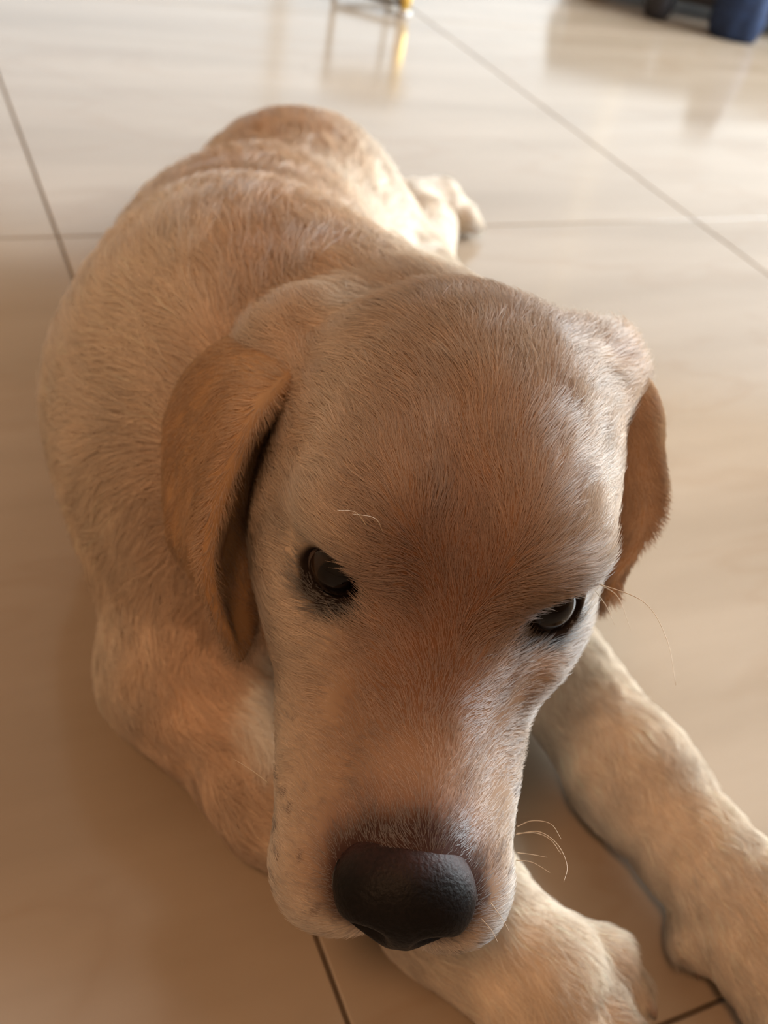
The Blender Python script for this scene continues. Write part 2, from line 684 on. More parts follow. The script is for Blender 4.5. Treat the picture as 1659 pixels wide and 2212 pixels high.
def bone(a, b, ra, rb, k=.03, flow=None):
    a, b = np.asarray(a, float), np.asarray(b, float)
    lo = np.minimum(a - ra, b - rb)
    hi = np.maximum(a + ra, b + rb)
    fld.add(lambda P: d_cone(P, a, b, ra, rb), lo, hi, k)
    if flow is None:
        flow = b - a
    flow = np.asarray(flow, float)
    FLOW.append((a, b, ra, rb, flow / (np.linalg.norm(flow) + 1e-9)))


def blob(c, r, k=.03, flow=(0, 1, 0)):
    c, r = np.asarray(c, float), np.asarray(r, float)
    fld.add(lambda P: d_ell(P, c, r), c - r, c + r, k)
    m = float(r.mean())
    FLOW.append((c, c, m, m, np.asarray(flow, float)))


# --- trunk (chest to croup), lying on the floor
TO_TAIL = (-.25, .95, -.12)
bone((-.100, .500, .122), (-.122, .640, .102), .104, .093, .03, TO_TAIL)
bone((-.122, .640, .102), (-.122, .785, .092), .093, .088, .03, TO_TAIL)
bone((-.112, .480, .108), (-.140, .660, .092), .080, .082, .04, TO_TAIL)
blob((-.122, .765, .118), (.042, .11, .044), .05, TO_TAIL)
bone((-.122, .785, .092), (-.130, .880, .074), .088, .070, .03, TO_TAIL)
blob((-.045, .415, .110), (.095, .075, .095), .04, (-.2, .5, -.6))
# withers and scapulae
blob((-.108, .475, .182), (.055, .09, .062), .04, TO_TAIL)
blob((-.113, .450, .125), (.058, .090, .09), .04, (-.3, .8, -.4))
blob((.005, .460, .105), (.060, .080, .08), .04, (.2, .8, -.4))
# tail straight back along the floor
bone((-.15, .91, .075), (-.175, 1.02, .035), .033, .026, .03)
bone((-.175, 1.02, .035), (-.185, 1.22, .022), .026, .012, .02)
# neck
bone((-.058, .445, .165), (-.002, .380, .200), .085, .072, .05, (-.5, .9, -.1))
bone((-.035, .42, .15), (.012, .345, .185), .08, .06, .05, (-.5, .7, -.5))
# --- right foreleg (picture left): shoulder, elbow on the floor, forearm crossing under the chin
bone((-.086, .405, .125), (-.080, .350, .050), .060, .041, .035, (0, -.3, -1))
bone((-.086, .346, .046), (-.015, .294, .042), .044, .038, .025)
bone((-.015, .294, .042), (.064, .256, .038), .038, .031, .02)
# --- left foreleg (picture right), stretched out past the head
bone((.035, .475, .125), (.078, .468, .052), .060, .040, .035, (0, -.2, -1))
bone((.078, .460, .042), (.160, .345, .036), .034, .029, .025)
bone((.160, .345, .036), (.212, .280, .034), .029, .029, .02)


def paw(wrist, heading, toes, k=.010, size=1.0):
    w = np.asarray(wrist, float)
    f = np.array([math.cos(heading), math.sin(heading), 0])
    s = np.array([-f[1], f[0], 0])
    kn = w + f * .048 * size + np.array([0, 0, .034 * size - w[2]])
    bone(w, kn, .031 * size, .031 * size, .018)
    tips = []
    for i in range(4):
        off = (i - 1.5) * .0185 * size
        reach = (.040, .050, .050, .040)[i] * size
        base = kn + s * off * .72 + np.array([0, 0, -.001])
        mid = kn + s * off * 1.08 + f * reach * .52 + np.array([0, 0, -.004 * size])
        tip = kn + s * off * 1.15 + f * reach * .92 + np.array([0, 0, -.017 * size])
        bone(base, mid, .0150 * size, .0135 * size, .006)
        bone(mid, tip, .0135 * size, .0120 * size, .006)
        tips.append((tip + f * .006 * size, f + s * (i - 1.5) * .10))
    bone(kn + s * .02 * size + f * .01 - [0, 0, .016], kn - s * .02 * size + f * .01 - [0, 0, .016], .015 * size, .015 * size, .015, f)
    return tips


CLAWS = []
CLAWS += paw((.068, .246, .036), math.radians(-27), 4, size=.97)
CLAWS += paw((.218, .272, .036), math.radians(-58), 4)
_dw = at_z(1488, 2028, .020)
blob(_dw, (.011, .013, .009), .008, (.5, -.8, 0))
CLAWS.append((at_z(1495, 2042, .012), np.array([.35, -.9, 0])))
# --- hind legs
bone((-.085, .830, .078), (-.018, .765, .062), .068, .050, .014, (.5, -.5, -.5))
bone((-.020, .755, .056), (-.022, .960, .044), .046, .032, .02)
bone((-.022, .960, .044), (-.038, 1.045, .030), .030, .022, .02)
CLAWS += paw((-.046, 1.050, .028), math.radians(38), 4, size=.88)
bone((-.165, .830, .066), (-.206, .805, .050), .066, .050, .025, (-.5, -.4, -.5))
bone((-.212, .805, .048), (-.205, .960, .042), .044, .032, .02)
CLAWS += paw((-.210, .985, .028), math.radians(120), 4, size=.88)


# --- head (cm, local)
def hbone(a, b, ra, rb, k=1.0):
    A, B = from_head(a), from_head(b)
    lo = np.minimum(A - ra / 100, B - rb / 100)
    hi = np.maximum(A + ra / 100, B + rb / 100)
    fld.add(lambda P: d_cone(to_head(P).astype(np.float32), a, b, ra, rb) / 100, lo, hi, k / 100)


def hblob(c, r, k=1.0, op='add'):
    C = from_head(c)
    m = max(r) / 100
    fld.add(lambda P: d_ell(to_head(P).astype(np.float32), c, r) / 100, C - m, C + m, k / 100, op)


hblob((0, -6.8, .5), (6.0, 6.3, 4.3), 2.0)            # cranium
hblob((0, -2.6, 1.0), (4.9, 3.6, 3.0), 2.0)           # forehead
hblob((-.35, -1.2, -3.0), (4.9, 4.8, 3.4), 2.0)       # face under the eyes
for s in (-1, 1):
    o_ = -.35
    hblob((s * 3.0, -1.8, 1.55), (2.0, 1.6, 1.0), 1.2)        # brow
    hblob((s * 4.1 + o_, -5.0, -3.3), (2.7, 4.8, 3.9), 2.0)   # cheek muscle
    hblob((s * 3.7 + o_ * .6, -1.0, -2.7), (1.7, 2.6, 1.5), 1.5)   # cheek bone under the eye
    hbone((s * 2.3 + o_ * 1.4, .3, -4.7), (s * 1.9 + o_ * .6, 7.2, -5.2), 2.5, 2.1, 1.2)   # flews
    hblob((s * 1.8 + o_ * .2, 8.1, -5.5), (2.1, 1.9, 2.1), 1.0)  # whisker pad
hbone((-.1, -.5, -2.0), (0, 7.5, -3.0), 2.6, 1.8, 1.4)  # bridge of the muzzle
hbone((-.3, -4.0, -6.2), (0, 7.2, -7.3), 2.4, 1.6, 1.2)  # lower jaw
blob(at_d(645, 765, .410), (.020, .020, .020), .03)
blob(at_d(1290, 800, .412), (.017, .019, .017), .03)
# furrow between the brows
fld.add(lambda P: d_cone(to_head(P).astype(np.float32), (0, -4.0, 5.1), (0, .6, 2.8), .35, .5) / 100,
        np.minimum(from_head((-1, -5, 6)), from_head((1, 1.5, 2))) - .01, np.maximum(from_head((-1, -5, 6)), from_head((1, 1.5, 2))) + .01, .022, 'sub')

# --- eyes: sockets, lids, almond opening
EYE_R = 1.22
EYES = []
for s in (-1, 1):
    c = np.array([s * 3.5, -.85, -.24 - .06 * s])
    g_ = np.array([s * .36, .85, .36])
    g_ /= np.linalg.norm(g_)
    EYES.append((c, g_, s))
    hblob(c, (1.46, 1.46, 1.40), .5)
    # almond opening: ellipsoid along the gaze, corners tilted
    side = np.cross(g_, [0, 0, 1.0])
    side /= np.linalg.norm(side)
    upv = np.cross(side, g_)
    tl = math.radians(10) * s
    sx_, ux_ = side * math.cos(tl) + upv * math.sin(tl), upv * math.cos(tl) - side * math.sin(tl)
    Q = np.stack([sx_, g_, ux_]).astype(np.float32)
    oc = c + g_ * 1.3 - upv * .10

    def dopen(P, oc=oc, Q=Q):
        L = (to_head(P).astype(np.float32) - oc.astype(np.float32)) @ Q.T
        return d_ell(L, (0, 0, 0), (1.22, 1.3, .98)) / 100
    C = from_head(oc)
    fld.add(dopen, C - .014, C + .014, .0018, 'sub')

# mouth line: a shallow crease between lip and jaw on each side
V_body, F_body = surface_nets(fld.F, fld.ax, fld.ay, fld.az)
keep_floor = V_body[:, 2] > -.02
V_body = relax(V_body, F_body, 4, .5)
V_body[:, 2] = np.maximum(V_body[:, 2], .0008)
print('body verts', len(V_body))
N_body = normals(V_body, F_body)

# ------------------------------------------------------------------ coat colour (pigment, plus shade painted in at the stop)
def smooth(a, b, x):
    t = np.clip((x - a) / (b - a), 0, 1)
    return t * t * (3 - 2 * t)


_nd = rng.normal(size=(24, 3))
_nd /= np.linalg.norm(_nd, axis=1)[:, None]
_np = rng.uniform(0, 6.28, 24)


def wob(P, f):
    v = np.zeros(len(P))
    for i in range(24):
        v += np.sin(P @ _nd[i] * f * (.6 + .05 * i) + _np[i])
    return v / 24 ** .5


FAWN = np.array([.58, .378, .232])
CREAM = np.array([.83, .72, .585])
RED = np.array([.31, .145, .070])
DARK = np.array([.020, .013, .011])
WHITE = np.array([.93, .91, .87])


def mixc(a, b, t):
    return a + (b - a) * t[:, None]


def coat(P):
    L = to_head(P)
    x, y, z = L[:, 0], L[:, 1], L[:, 2]
    n = len(P)
    c = np.tile(FAWN, (n, 1))
    # body: cream flanks and limbs, richer saddle along the spine
    spine = np.interp(P[:, 1], [.42, .62, .78, .9], [-.06, -.12, -.137, -.148])
    off = np.abs(P[:, 0] - spine)
    c = mixc(c, CREAM, smooth(.015, .085, off + .012 * wob(P, 40)) * .72)
    c = mixc(c, CREAM, smooth(.12, .05, P[:, 2] + .008 * wob(P, 60)) * .15)
    c *= (1 + .05 * wob(P, 90) + .07 * wob(P, 160))[:, None]
    # white chest
    dch = np.linalg.norm((P - np.array([-.018, .306, .078])) / np.array([.040, .036, .040]), axis=1)
    c = mixc(c, WHITE, smooth(1.15, .6, dch))
    # head
    hw = smooth(13.5, 10.5, np.sqrt((x / 1.0) ** 2 + ((y + 2) / 1.15) ** 2 + ((z + 1) / 1.0) ** 2))
    face = np.tile(FAWN * np.array([.70, .74, .84]), (n, 1))
    face = mixc(face, CREAM * np.array([.97, .95, .95]), smooth(2.2, 5.2, np.abs(x) + .3 * wob(P, 120)) * .5)
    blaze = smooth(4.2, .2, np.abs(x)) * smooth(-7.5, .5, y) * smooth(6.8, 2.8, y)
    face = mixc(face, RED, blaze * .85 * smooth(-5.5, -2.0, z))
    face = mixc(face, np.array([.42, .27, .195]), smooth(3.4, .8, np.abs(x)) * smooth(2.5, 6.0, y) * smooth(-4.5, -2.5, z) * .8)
    stop_shade = smooth(3.2, .3, np.abs(x + .2)) * smooth(-2.5, .5, y) * smooth(6.5, 2.5, y) * smooth(-4.5, -2.0, z)
    face = mixc(face, RED * np.array([.62, .62, .70]), stop_shade * .8)  # shade between the eyes painted into the coat as darker red
    face = mixc(face, np.array([.66, .56, .47]), smooth(-3.3, -5.0, z) * smooth(-1, 4, y) * .85)
    face = mixc(face, FAWN, smooth(4.6, 6.5, np.abs(x)) * smooth(-.5, 2.5, z))
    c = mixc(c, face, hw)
    # whisker spots on the lips
    sp = smooth(.6, 1.2, wob(P, 700)) * smooth(2.5, 4.5, y) * smooth(-2.6, -3.6, z) * smooth(1.2, 2.0, np.abs(x)) * hw
    c = mixc(c, np.array([.16, .12, .11]), sp * .8)
    # dark skin around the nose
    dn = np.sqrt(((x) / 2.35) ** 2 + ((y - 9.0) / 2.1) ** 2 + ((z + 2.75) / 2.0) ** 2)
    c = mixc(c, np.array([.20, .105, .082]), smooth(1.9, 1.2, dn + .06 * wob(P, 300)) * .6 * smooth(-4.2, -2.6, z))
    c = mixc(c, np.array([.045, .020, .018]), smooth(1.40, 1.02, dn + .06 * wob(P, 300)) * .93)
    # eye rims
    for (ec, eg, s) in EYES:
        q = L - (ec + eg * 1.1 + np.array([-s * .14, 0, 0]))
        d = np.sqrt((q[:, 0] / 1.50) ** 2 + (q[:, 1] / 1.5) ** 2 + ((q[:, 2] + .18) / 1.20) ** 2)
        c = mixc(c, DARK, smooth(1.22, .86, d + .04 * wob(P, 500)))
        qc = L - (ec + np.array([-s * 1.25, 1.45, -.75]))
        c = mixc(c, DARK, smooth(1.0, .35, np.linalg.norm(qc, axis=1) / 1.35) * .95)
        qt = L - (ec + np.array([-s * 1.55, 1.9, -1.15]))
        c = mixc(c, np.array([.13, .075, .05]), smooth(1.0, .2, np.linalg.norm(qt / np.array([.8, 1.3, .9]), axis=1)) * .6)
        qb = L - (ec + np.array([-s * .9, 1.2, 1.35]))
        c = mixc(c, RED * .55, smooth(1.0, .2, np.linalg.norm(qb, axis=1) / 1.0) * .45)
    return np.clip(c, .004, 1)


def vcol(o, c):
    a = o.data.attributes.new('coat', 'FLOAT_COLOR', 'POINT')
    a.data.foreach_set('color', np.concatenate([c, np.ones((len(c), 1))], 1).astype(np.float32).ravel())


m_skin = mat('short_undercoat', (.5, .35, .2), .85, spec=.15)
at_ = node(m_skin, 'ShaderNodeAttribute', attribute_name='coat')
hs = node(m_skin, 'ShaderNodeMixRGB', blend_type='MULTIPLY')
hs.inputs['Fac'].default_value = 1.0
hs.inputs['Color2'].default_value = (.86, .84, .82, 1)
link(m_skin, at_.outputs['Color'], hs.inputs['Color1'])
link(m_skin, hs.outputs[0], m_skin.node_tree.nodes['Principled BSDF'].inputs['Base Color'])

DOG = tag(empty('dog', (-.03, .42, 0)), 'yellow Labrador dog lying on the tiles with its head lowered towards the viewer', 'dog')
body = mesh_obj('body', V_body, F_body, m_skin, DOG)
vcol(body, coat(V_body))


# ------------------------------------------------------------------ ears: folded leather flaps
def cr_interp(G, n, m):
    """Catmull-Rom over a control grid (r, c, 3)."""
    def along(A, n):
        r = len(A)
        A = np.concatenate([A[:1] * 2 - A[1:2], A, A[-1:] * 2 - A[-2:-1]])
        t = np.linspace(0, r - 1, n)
        i = np.minimum(t.astype(int), r - 2)
        u = (t - i).reshape((-1,) + (1,) * (A.ndim - 1))
        p0, p1, p2, p3 = A[i], A[i + 1], A[i + 2], A[i + 3]
        return .5 * (2 * p1 + (p2 - p0) * u + (2 * p0 - 5 * p1 + 4 * p2 - p3) * u ** 2 + (3 * p1 - p0 - 3 * p2 + p3) * u ** 3)
    B = along(G, n)
    return np.swapaxes(along(np.swapaxes(B, 0, 1), m), 0, 1)


def ear_mesh(rows, thick, n=56, m=44):
    G = np.array([[at_d(*p) for p in r] for r in rows])
    S = cr_interp(G, n, m)
    du = np.gradient(S, axis=0)
    dv = np.gradient(S, axis=1)
    N = np.cross(du, dv)
    N /= np.linalg.norm(N, axis=2)[..., None] + 1e-12
    uu = np.linspace(0, 1, n)[:, None]
    vv = np.linspace(0, 1, m)[None, :]
    edge = np.minimum(np.minimum(vv, 1 - vv) * 9, (1 - uu) * 9)
    th = thick * np.sqrt(np.clip(edge, .03, 1)) * (1 + .8 * (1 - uu) ** 2)
    A = S + N * th[..., None] / 2
    B = S - N * th[..., None] / 2
    V = np.concatenate([A.reshape(-1, 3), B.reshape(-1, 3)])
    k = n * m
    I = np.arange(k).reshape(n, m)
    f1 = np.stack([I[:-1, :-1], I[1:, :-1], I[1:, 1:], I[:-1, 1:]], -1).reshape(-1, 4)
    f2 = f1[:, ::-1] + k
    loop = np.concatenate([I[0, :-1], I[:-1, -1], I[-1, :0:-1], I[:0:-1, 0]])
    nx = np.roll(loop, -1)
    f3 = np.stack([loop, nx, nx + k, loop + k], -1)
    F = np.concatenate([f1, f2, f3])
    # outward orientation
    Nn = normals(V, F)
    if ((V[:k] - V[k:]) * Nn[:k]).sum() < 0:
        F = F[:, ::-1].copy()
    return V, F


EAR_L = [
    [(720, 800, .390), (710, 770, .395), (700, 745, .402), (690, 715, .415), (670, 680, .430)],
    [(625, 905, .392), (575, 885, .380), (555, 880, .366), (505, 770, .402), (455, 755, .428)],
    [(590, 1010, .396), (522, 1005, .378), (498, 1000, .359), (425, 930, .396), (366, 875, .424)],
    [(575, 1130, .396), (482, 1135, .374), (455, 1130, .355), (402, 1080, .392), (354, 1030, .420)],
    [(570, 1250, .393), (472, 1255, .373), (447, 1235, .355), (410, 1200, .386), (368, 1170, .410)],
    [(556, 1350, .388), (496, 1350, .374), (474, 1335, .364), (455, 1295, .380), (437, 1250, .395)],
    [(538, 1402, .380), (526, 1425, .376), (512, 1430, .376), (502, 1415, .378), (492, 1385, .384)],
]
EAR_R = [
    [(1215, 800, .392), (1250, 760, .398), (1290, 752, .404), (1325, 775, .412)],
    [(1270, 900, .402), (1330, 850, .400), (1385, 845, .406), (1412, 880, .416)],
    [(1285, 1000, .408), (1345, 985, .406), (1398, 985, .406), (1424, 1010, .412)],
    [(1285, 1100, .410), (1345, 1100, .410), (1400, 1095, .406), (1428, 1085, .408)],
    [(1275, 1200, .408), (1325, 1200, .410), (1362, 1190, .406), (1388, 1172, .406)],
    [(1268, 1285, .404), (1292, 1292, .404), (1312, 1280, .404), (1328, 1262, .404)],
    [(1268, 1310, .402), (1276, 1315, .402), (1284, 1312, .402), (1290, 1306, .402)],
]
EARS = []
for rows, th in ((EAR_L, .0042), (EAR_R, .0042)):
    V, Fc = ear_mesh(rows, th)
    o = mesh_obj('ear', V, Fc, m_skin, DOG)
    EARS.append((o, V, Fc))
EAR_RED = np.array([.42, .245, .122])


def ear_coat(P):
    L = to_head(P)
    c = np.tile(EAR_RED, (len(P), 1)) * (1 + .05 * wob(P, 100))[:, None]
    return np.clip(mixc(c, FAWN * 1.05, smooth(-.5, 2.5, L[:, 2])), .01, 1)


for o, V, Fc in EARS:
    vcol(o, ear_coat(V))

# ------------------------------------------------------------------ eyes
m_eye = mat('dark_brown_eye', (.02, .01, .005), .06, spec=.22, coat=0.0)
m_eye.node_tree.nodes['Principled BSDF'].inputs['Coat Roughness'].default_value = .02
tcn = node(m_eye, 'ShaderNodeTexCoord')
sep = node(m_eye, 'ShaderNodeSeparateXYZ')
link(m_eye, tcn.outputs['Object'], sep.inputs[0])
rp_ = node(m_eye, 'ShaderNodeValToRGB')
mr = node(m_eye, 'ShaderNodeMapRange')
mr.inputs['From Min'].default_value = 0.0
mr.inputs['From Max'].default_value = EYE_R / 100
link(m_eye, sep.outputs['Z'], mr.inputs['Value'])
link(m_eye, mr.outputs[0], rp_.inputs['Fac'])
els = rp_.color_ramp.elements
els[0].position, els[0].color = .50, (.10, .075, .065, 1)
els[1].position, els[1].color = .56, (.012, .007, .005, 1)
for p_, c_ in ((.62, (.018, .010, .006)), (.84, (.024, .014, .008)), (.885, (.003, .002, .002))):
    q_ = els.new(p_)
    q_.color = (*c_, 1)
link(m_eye, rp_.outputs['Color'], m_eye.node_tree.nodes['Principled BSDF'].inputs['Base Color'])
for (ec, eg, s) in EYES:
    V, Fc = [], []
    nu, nv = 40, 28
    for j in range(nv + 1):
        th = math.pi * j / nv
        for i in range(nu):
            a = 2 * math.pi * i / nu
            r = EYE_R / 100 * (1 + .035 * math.exp(-(th / .6) ** 2))
            V.append((r * math.sin(th) * math.cos(a), r * math.sin(th) * math.sin(a), r * math.cos(th)))
    for j in range(nv):
        for i in range(nu):
            k = (i + 1) % nu
            Fc.append((j * nu + i, (j + 1) * nu + i, (j + 1) * nu + k, j * nu + k))
    o = mesh_obj('eye', V, Fc, m_eye, DOG, world=False)
    o.location = Vector(from_head(ec)) - DOG.location
    gw = Vector(HM.T @ (eg * 1.0))
    look = Vector(HM.T @ np.array([eg[0] * .55 + .05, .86, .40]))
    o.rotation_euler = look.to_track_quat('Z', 'Y').to_euler()

# ------------------------------------------------------------------ nose leather
nf = Field(axis_coords([(-3.2, 3.2, .07)]), axis_coords([(6.4, 12.0, .07)]), axis_coords([(-6.0, .2, .07)]))


def nadd(df, k, op='add'):
    d = df(nf.pts((slice(None),) * 3)).astype(np.float32)
    A = nf.F
    if op == 'add':
        hh = np.maximum(k - np.abs(A - d), 0) / k
        nf.F = np.minimum(A, d) - hh * hh * k * .25
    else:
        d = -d
        hh = np.maximum(k - np.abs(A - d), 0) / k
        nf.F = np.maximum(A, d) + hh * hh * k * .25


nf.F[:] = 9
nadd(lambda P: d_ell(P, (0, 8.75, -2.72), (1.95, 1.72, 1.18)), .3)
nadd(lambda P: d_ell(P, (0, 8.6, -2.42), (1.35, 1.5, 1.12)), .5)
for s in (-1, 1):
    nadd(lambda P: d_ell(P, (s * 1.12, 9.05, -2.85), (1.06, 1.22, 1.05)), .7)
nadd(lambda P: d_cone(P, (0, 9.55, -3.2), (0, 9.3, -4.9), 1.0, .50), .7)
for s in (-1, 1):
    nadd(lambda P: d_cone(P, (s * .85, 10.6, -2.85), (s * 1.30, 9.9, -2.95), .44, .36), .25, 'sub')
    nadd(lambda P: d_cone(P, (s * 1.25, 10.15, -3.0), (s * 2.35, 9.0, -3.25), .30, .20), .2, 'sub')
nadd(lambda P: d_cone(P, (0, 11.0, -2.9), (0, 10.1, -5.0), .16, .12), .15, 'sub')
V, Fc = surface_nets(nf.F, nf.ax, nf.ay, nf.az)
V = relax(V, Fc, 2)
m_nose = mat('nose_leather', (.012, .007, .006), .5, spec=.16)
noise_mix(m_nose, (.75, .75, .75), (1.25, 1.2, 1.2), 700.0, 2, bump=.2)
_nb = m_nose.node_tree.nodes['Principled BSDF']
_src = _nb.inputs['Base Color'].links[0].from_socket
_na = node(m_nose, 'ShaderNodeAttribute', attribute_name='coat')
_nm = node(m_nose, 'ShaderNodeMixRGB', blend_type='MULTIPLY')
_nm.inputs['Fac'].default_value = 1.0
link(m_nose, _na.outputs['Color'], _nm.inputs['Color1'])
link(m_nose, _src, _nm.inputs['Color2'])
link(m_nose, _nm.outputs[0], _nb.inputs['Base Color'])
NOSE_V, NOSE_F = from_head(V), Fc
nose = mesh_obj('nose', NOSE_V, Fc, m_nose, DOG)


def nose_coat(P):
    L = to_head(P)
    c = np.tile(np.array([.0035, .0025, .0025]), (len(P), 1))
    back = smooth(9.3, 7.5, L[:, 1] + .25 * wob(P, 250))
    return mixc(c, np.array([.040, .016, .014]), back)


vcol(nose, nose_coat(NOSE_V))

# ------------------------------------------------------------------ fur (real strands, combed along the body)
m_fur = bpy.data.materials.new('yellow_fur')
m_fur.use_nodes = True
m_fur.cycles.use_bump_map_correction = False
fn = m_fur.node_tree
for n_ in list(fn.nodes):
    fn.nodes.remove(n_)
fo = fn.nodes.new('ShaderNodeOutputMaterial')
fa = fn.nodes.new('ShaderNodeAttribute')
fa.attribute_name = 'hcol'
fs = fn.nodes.new('ShaderNodeAttribute')
fs.attribute_name = 'skin_n'
fd = fn.nodes.new('ShaderNodeBsdfDiffuse')
ft = fn.nodes.new('ShaderNodeBsdfTranslucent')
fh = fn.nodes.new('ShaderNodeBsdfHair')
fh.component = 'Reflection'
fh.inputs['Offset'].default_value = math.radians(-4)
fh.inputs['RoughnessU'].default_value = .25
fh.inputs['RoughnessV'].default_value = .8
fm1 = fn.nodes.new('ShaderNodeMixShader')
fm2 = fn.nodes.new('ShaderNodeMixShader')
fm1.inputs[0].default_value = .10
fm2.inputs[0].default_value = .20
fn.links.new(fa.outputs['Color'], fd.inputs['Color'])
fn.links.new(fa.outputs['Color'], ft.inputs['Color'])
fn.links.new(fs.outputs['Vector'], fd.inputs['Normal'])
fn.links.new(fs.outputs['Vector'], ft.inputs['Normal'])
fn.links.new(fd.outputs[0], fm1.inputs[1])
fn.links.new(ft.outputs[0], fm1.inputs[2])
fn.links.new(fm1.outputs[0], fm2.inputs[1])
fn.links.new(fh.outputs[0], fm2.inputs[2])
fn.links.new(fm2.outputs[0], fo.inputs['Surface'])


def body_flow(P):
    W = np.zeros(len(P)) + 1e-9
    D = np.zeros((len(P), 3))
    for (a, b, ra, rb, fl) in FLOW:
        d = d_cone(P, a, b, ra, rb)
        w = np.exp(-np.clip(d + .004, 0, .2) / .012)
        W += w
        D += w[:, None] * fl
    D /= W[:, None]
    L = to_head(P)
    x, y, z = L[:, 0], L[:, 1], L[:, 2]
    hw = smooth(14.5, 11.5, np.sqrt(x ** 2 + ((y + 2) / 1.1) ** 2 + ((z + 1) / 1.0) ** 2))
    lat = np.clip(x / 3.2, -1.3, 1.3)
    fh_ = np.stack([-.38 + lat * (.75 + .35 * smooth(-1, -5, z)), -np.ones(len(P)), -.15 - .45 * smooth(-1, -5, z)], -1)
    # swirl away from the brow, hair of the lips runs down and back
    fh_[:, 0] += np.tanh(x / .9) * .30 * smooth(-3, 1, y)
    fw = fh_ @ HM
    return D * (1 - hw[:, None]) + fw * hw[:, None], hw


def ear_flow(P):
    L = to_head(P)
    f = np.stack([np.sign(L[:, 0]) * .3, np.full(len(P), .1), np.full(len(P), -1.0)], -1)
    return f @ HM, np.ones(len(P))


def strands(name, parent, V, F, n, dens, flow, color, length, radius, lift=.35, K=5):
    n = int(n * FUR)
    if n < 10:
        return
    N = normals(V, F)
    A, B, C, D = (V[F[:, i]] for i in range(4))
    area = .5 * np.linalg.norm(np.cross(C - A, D - B), axis=1)
    cen = (A + B + C + D) / 4
    fnrm = N[F].mean(1)
    w = area * dens(cen, fnrm)
    cs = np.cumsum(w)
    pick = np.searchsorted(cs, rng.uniform(0, cs[-1], n))
    pick = np.minimum(pick, len(F) - 1)
    u, v = rng.uniform(size=(2, n, 1))
    wts = [(1 - u) * (1 - v), u * (1 - v), u * v, (1 - u) * v]
    P = sum(wt * V[F[pick, i]] for i, wt in enumerate(wts))
    Nn = sum(wt * N[F[pick, i]] for i, wt in enumerate(wts))
    Nn /= np.linalg.norm(Nn, axis=1)[:, None] + 1e-9
    fl, hw = flow(P)
    ln = length(P, hw)
    keep = ln > .0004
    P, Nn, fl, hw, ln = P[keep], Nn[keep], fl[keep], hw[keep], ln[keep]
    n = len(P)
    # tufts: neighbours lean the same way
    fl = fl / (np.linalg.norm(fl, axis=1)[:, None] + 1e-9)
    side = np.cross(Nn, fl)
    fl = fl + side * (.30 * wob(P, 260) + .16 * wob(P, 90) + rng.normal(0, .16, n))[:, None]
    t = fl - (fl * Nn).sum(1)[:, None] * Nn
    t /= np.linalg.norm(t, axis=1)[:, None] + 1e-9
    li = np.clip(lift + .10 * wob(P, 330) + rng.normal(0, .08, n), .06, 1.2)[:, None]
    ln = ln * rng.uniform(.65, 1.2, n)
    s = np.linspace(0, 1, K)[None, :, None]
    Lc = ln[:, None, None]
    bend = rng.normal(0, .10, (n, 1, 1)) * s * s
    pos = P[:, None, :] - Nn[:, None, :] * .0004 + Lc * (
        t[:, None, :] * s * np.cos(li)[:, :, None] + Nn[:, None, :] * (np.sin(li)[:, :, None] * (s - .62 * s * s)) + side_unit(Nn, t)[:, None, :] * bend)
    pos[..., 2] = np.maximum(pos[..., 2], .0006)
    hc = bpy.data.hair_curves.new(name)
    hc.add_curves([K] * n)
    off = np.array(parent_offset(parent))
    hc.position_data.foreach_set('vector', (pos - off).astype(np.float32).ravel())
    ra = hc.attributes.get('radius') or hc.attributes.new('radius', 'FLOAT', 'POINT')
    prof = np.array([1, 1, .85, .6, .15]) if K == 5 else np.array([1, .9, .6, .15])
    rr_ = (radius(P, hw)[:, None] * prof[None, :]).astype(np.float32)
    ra.data.foreach_set('value', rr_.ravel())
    c = color(P) * (1 + rng.normal(0, .11, (n, 1)) + .05 * wob(P, 300)[:, None])
    tipw = rng.uniform(size=(n, 1)) < .12
    c = np.where(tipw, c * 1.25 + .02, c)
    c = np.clip(c, .003, .95)
    ca = hc.attributes.new('hcol', 'FLOAT_COLOR', 'CURVE')
    ca.data.foreach_set('color', np.concatenate([c, np.ones((n, 1))], 1).astype(np.float32).ravel())
    na = hc.attributes.new('skin_n', 'FLOAT_VECTOR', 'CURVE')
    nn = Nn + rng.normal(0, .12, (n, 3)) + t * (.10 + .16 * wob(P, 210) + .12 * wob(P, 420))[:, None] + side_unit(Nn, t) * (.14 * wob(P + .37, 240))[:, None]
    nn /= np.linalg.norm(nn, axis=1)[:, None]
    na.data.foreach_set('vector', nn.astype(np.float32).ravel())
    hc.materials.append(m_fur)
    o = bpy.data.objects.new(name, hc)
    COL.objects.link(o)
    o.parent = parent
    return o


def side_unit(n, t):
    s = np.cross(n, t)
    return s / (np.linalg.norm(s, axis=1)[:, None] + 1e-9)


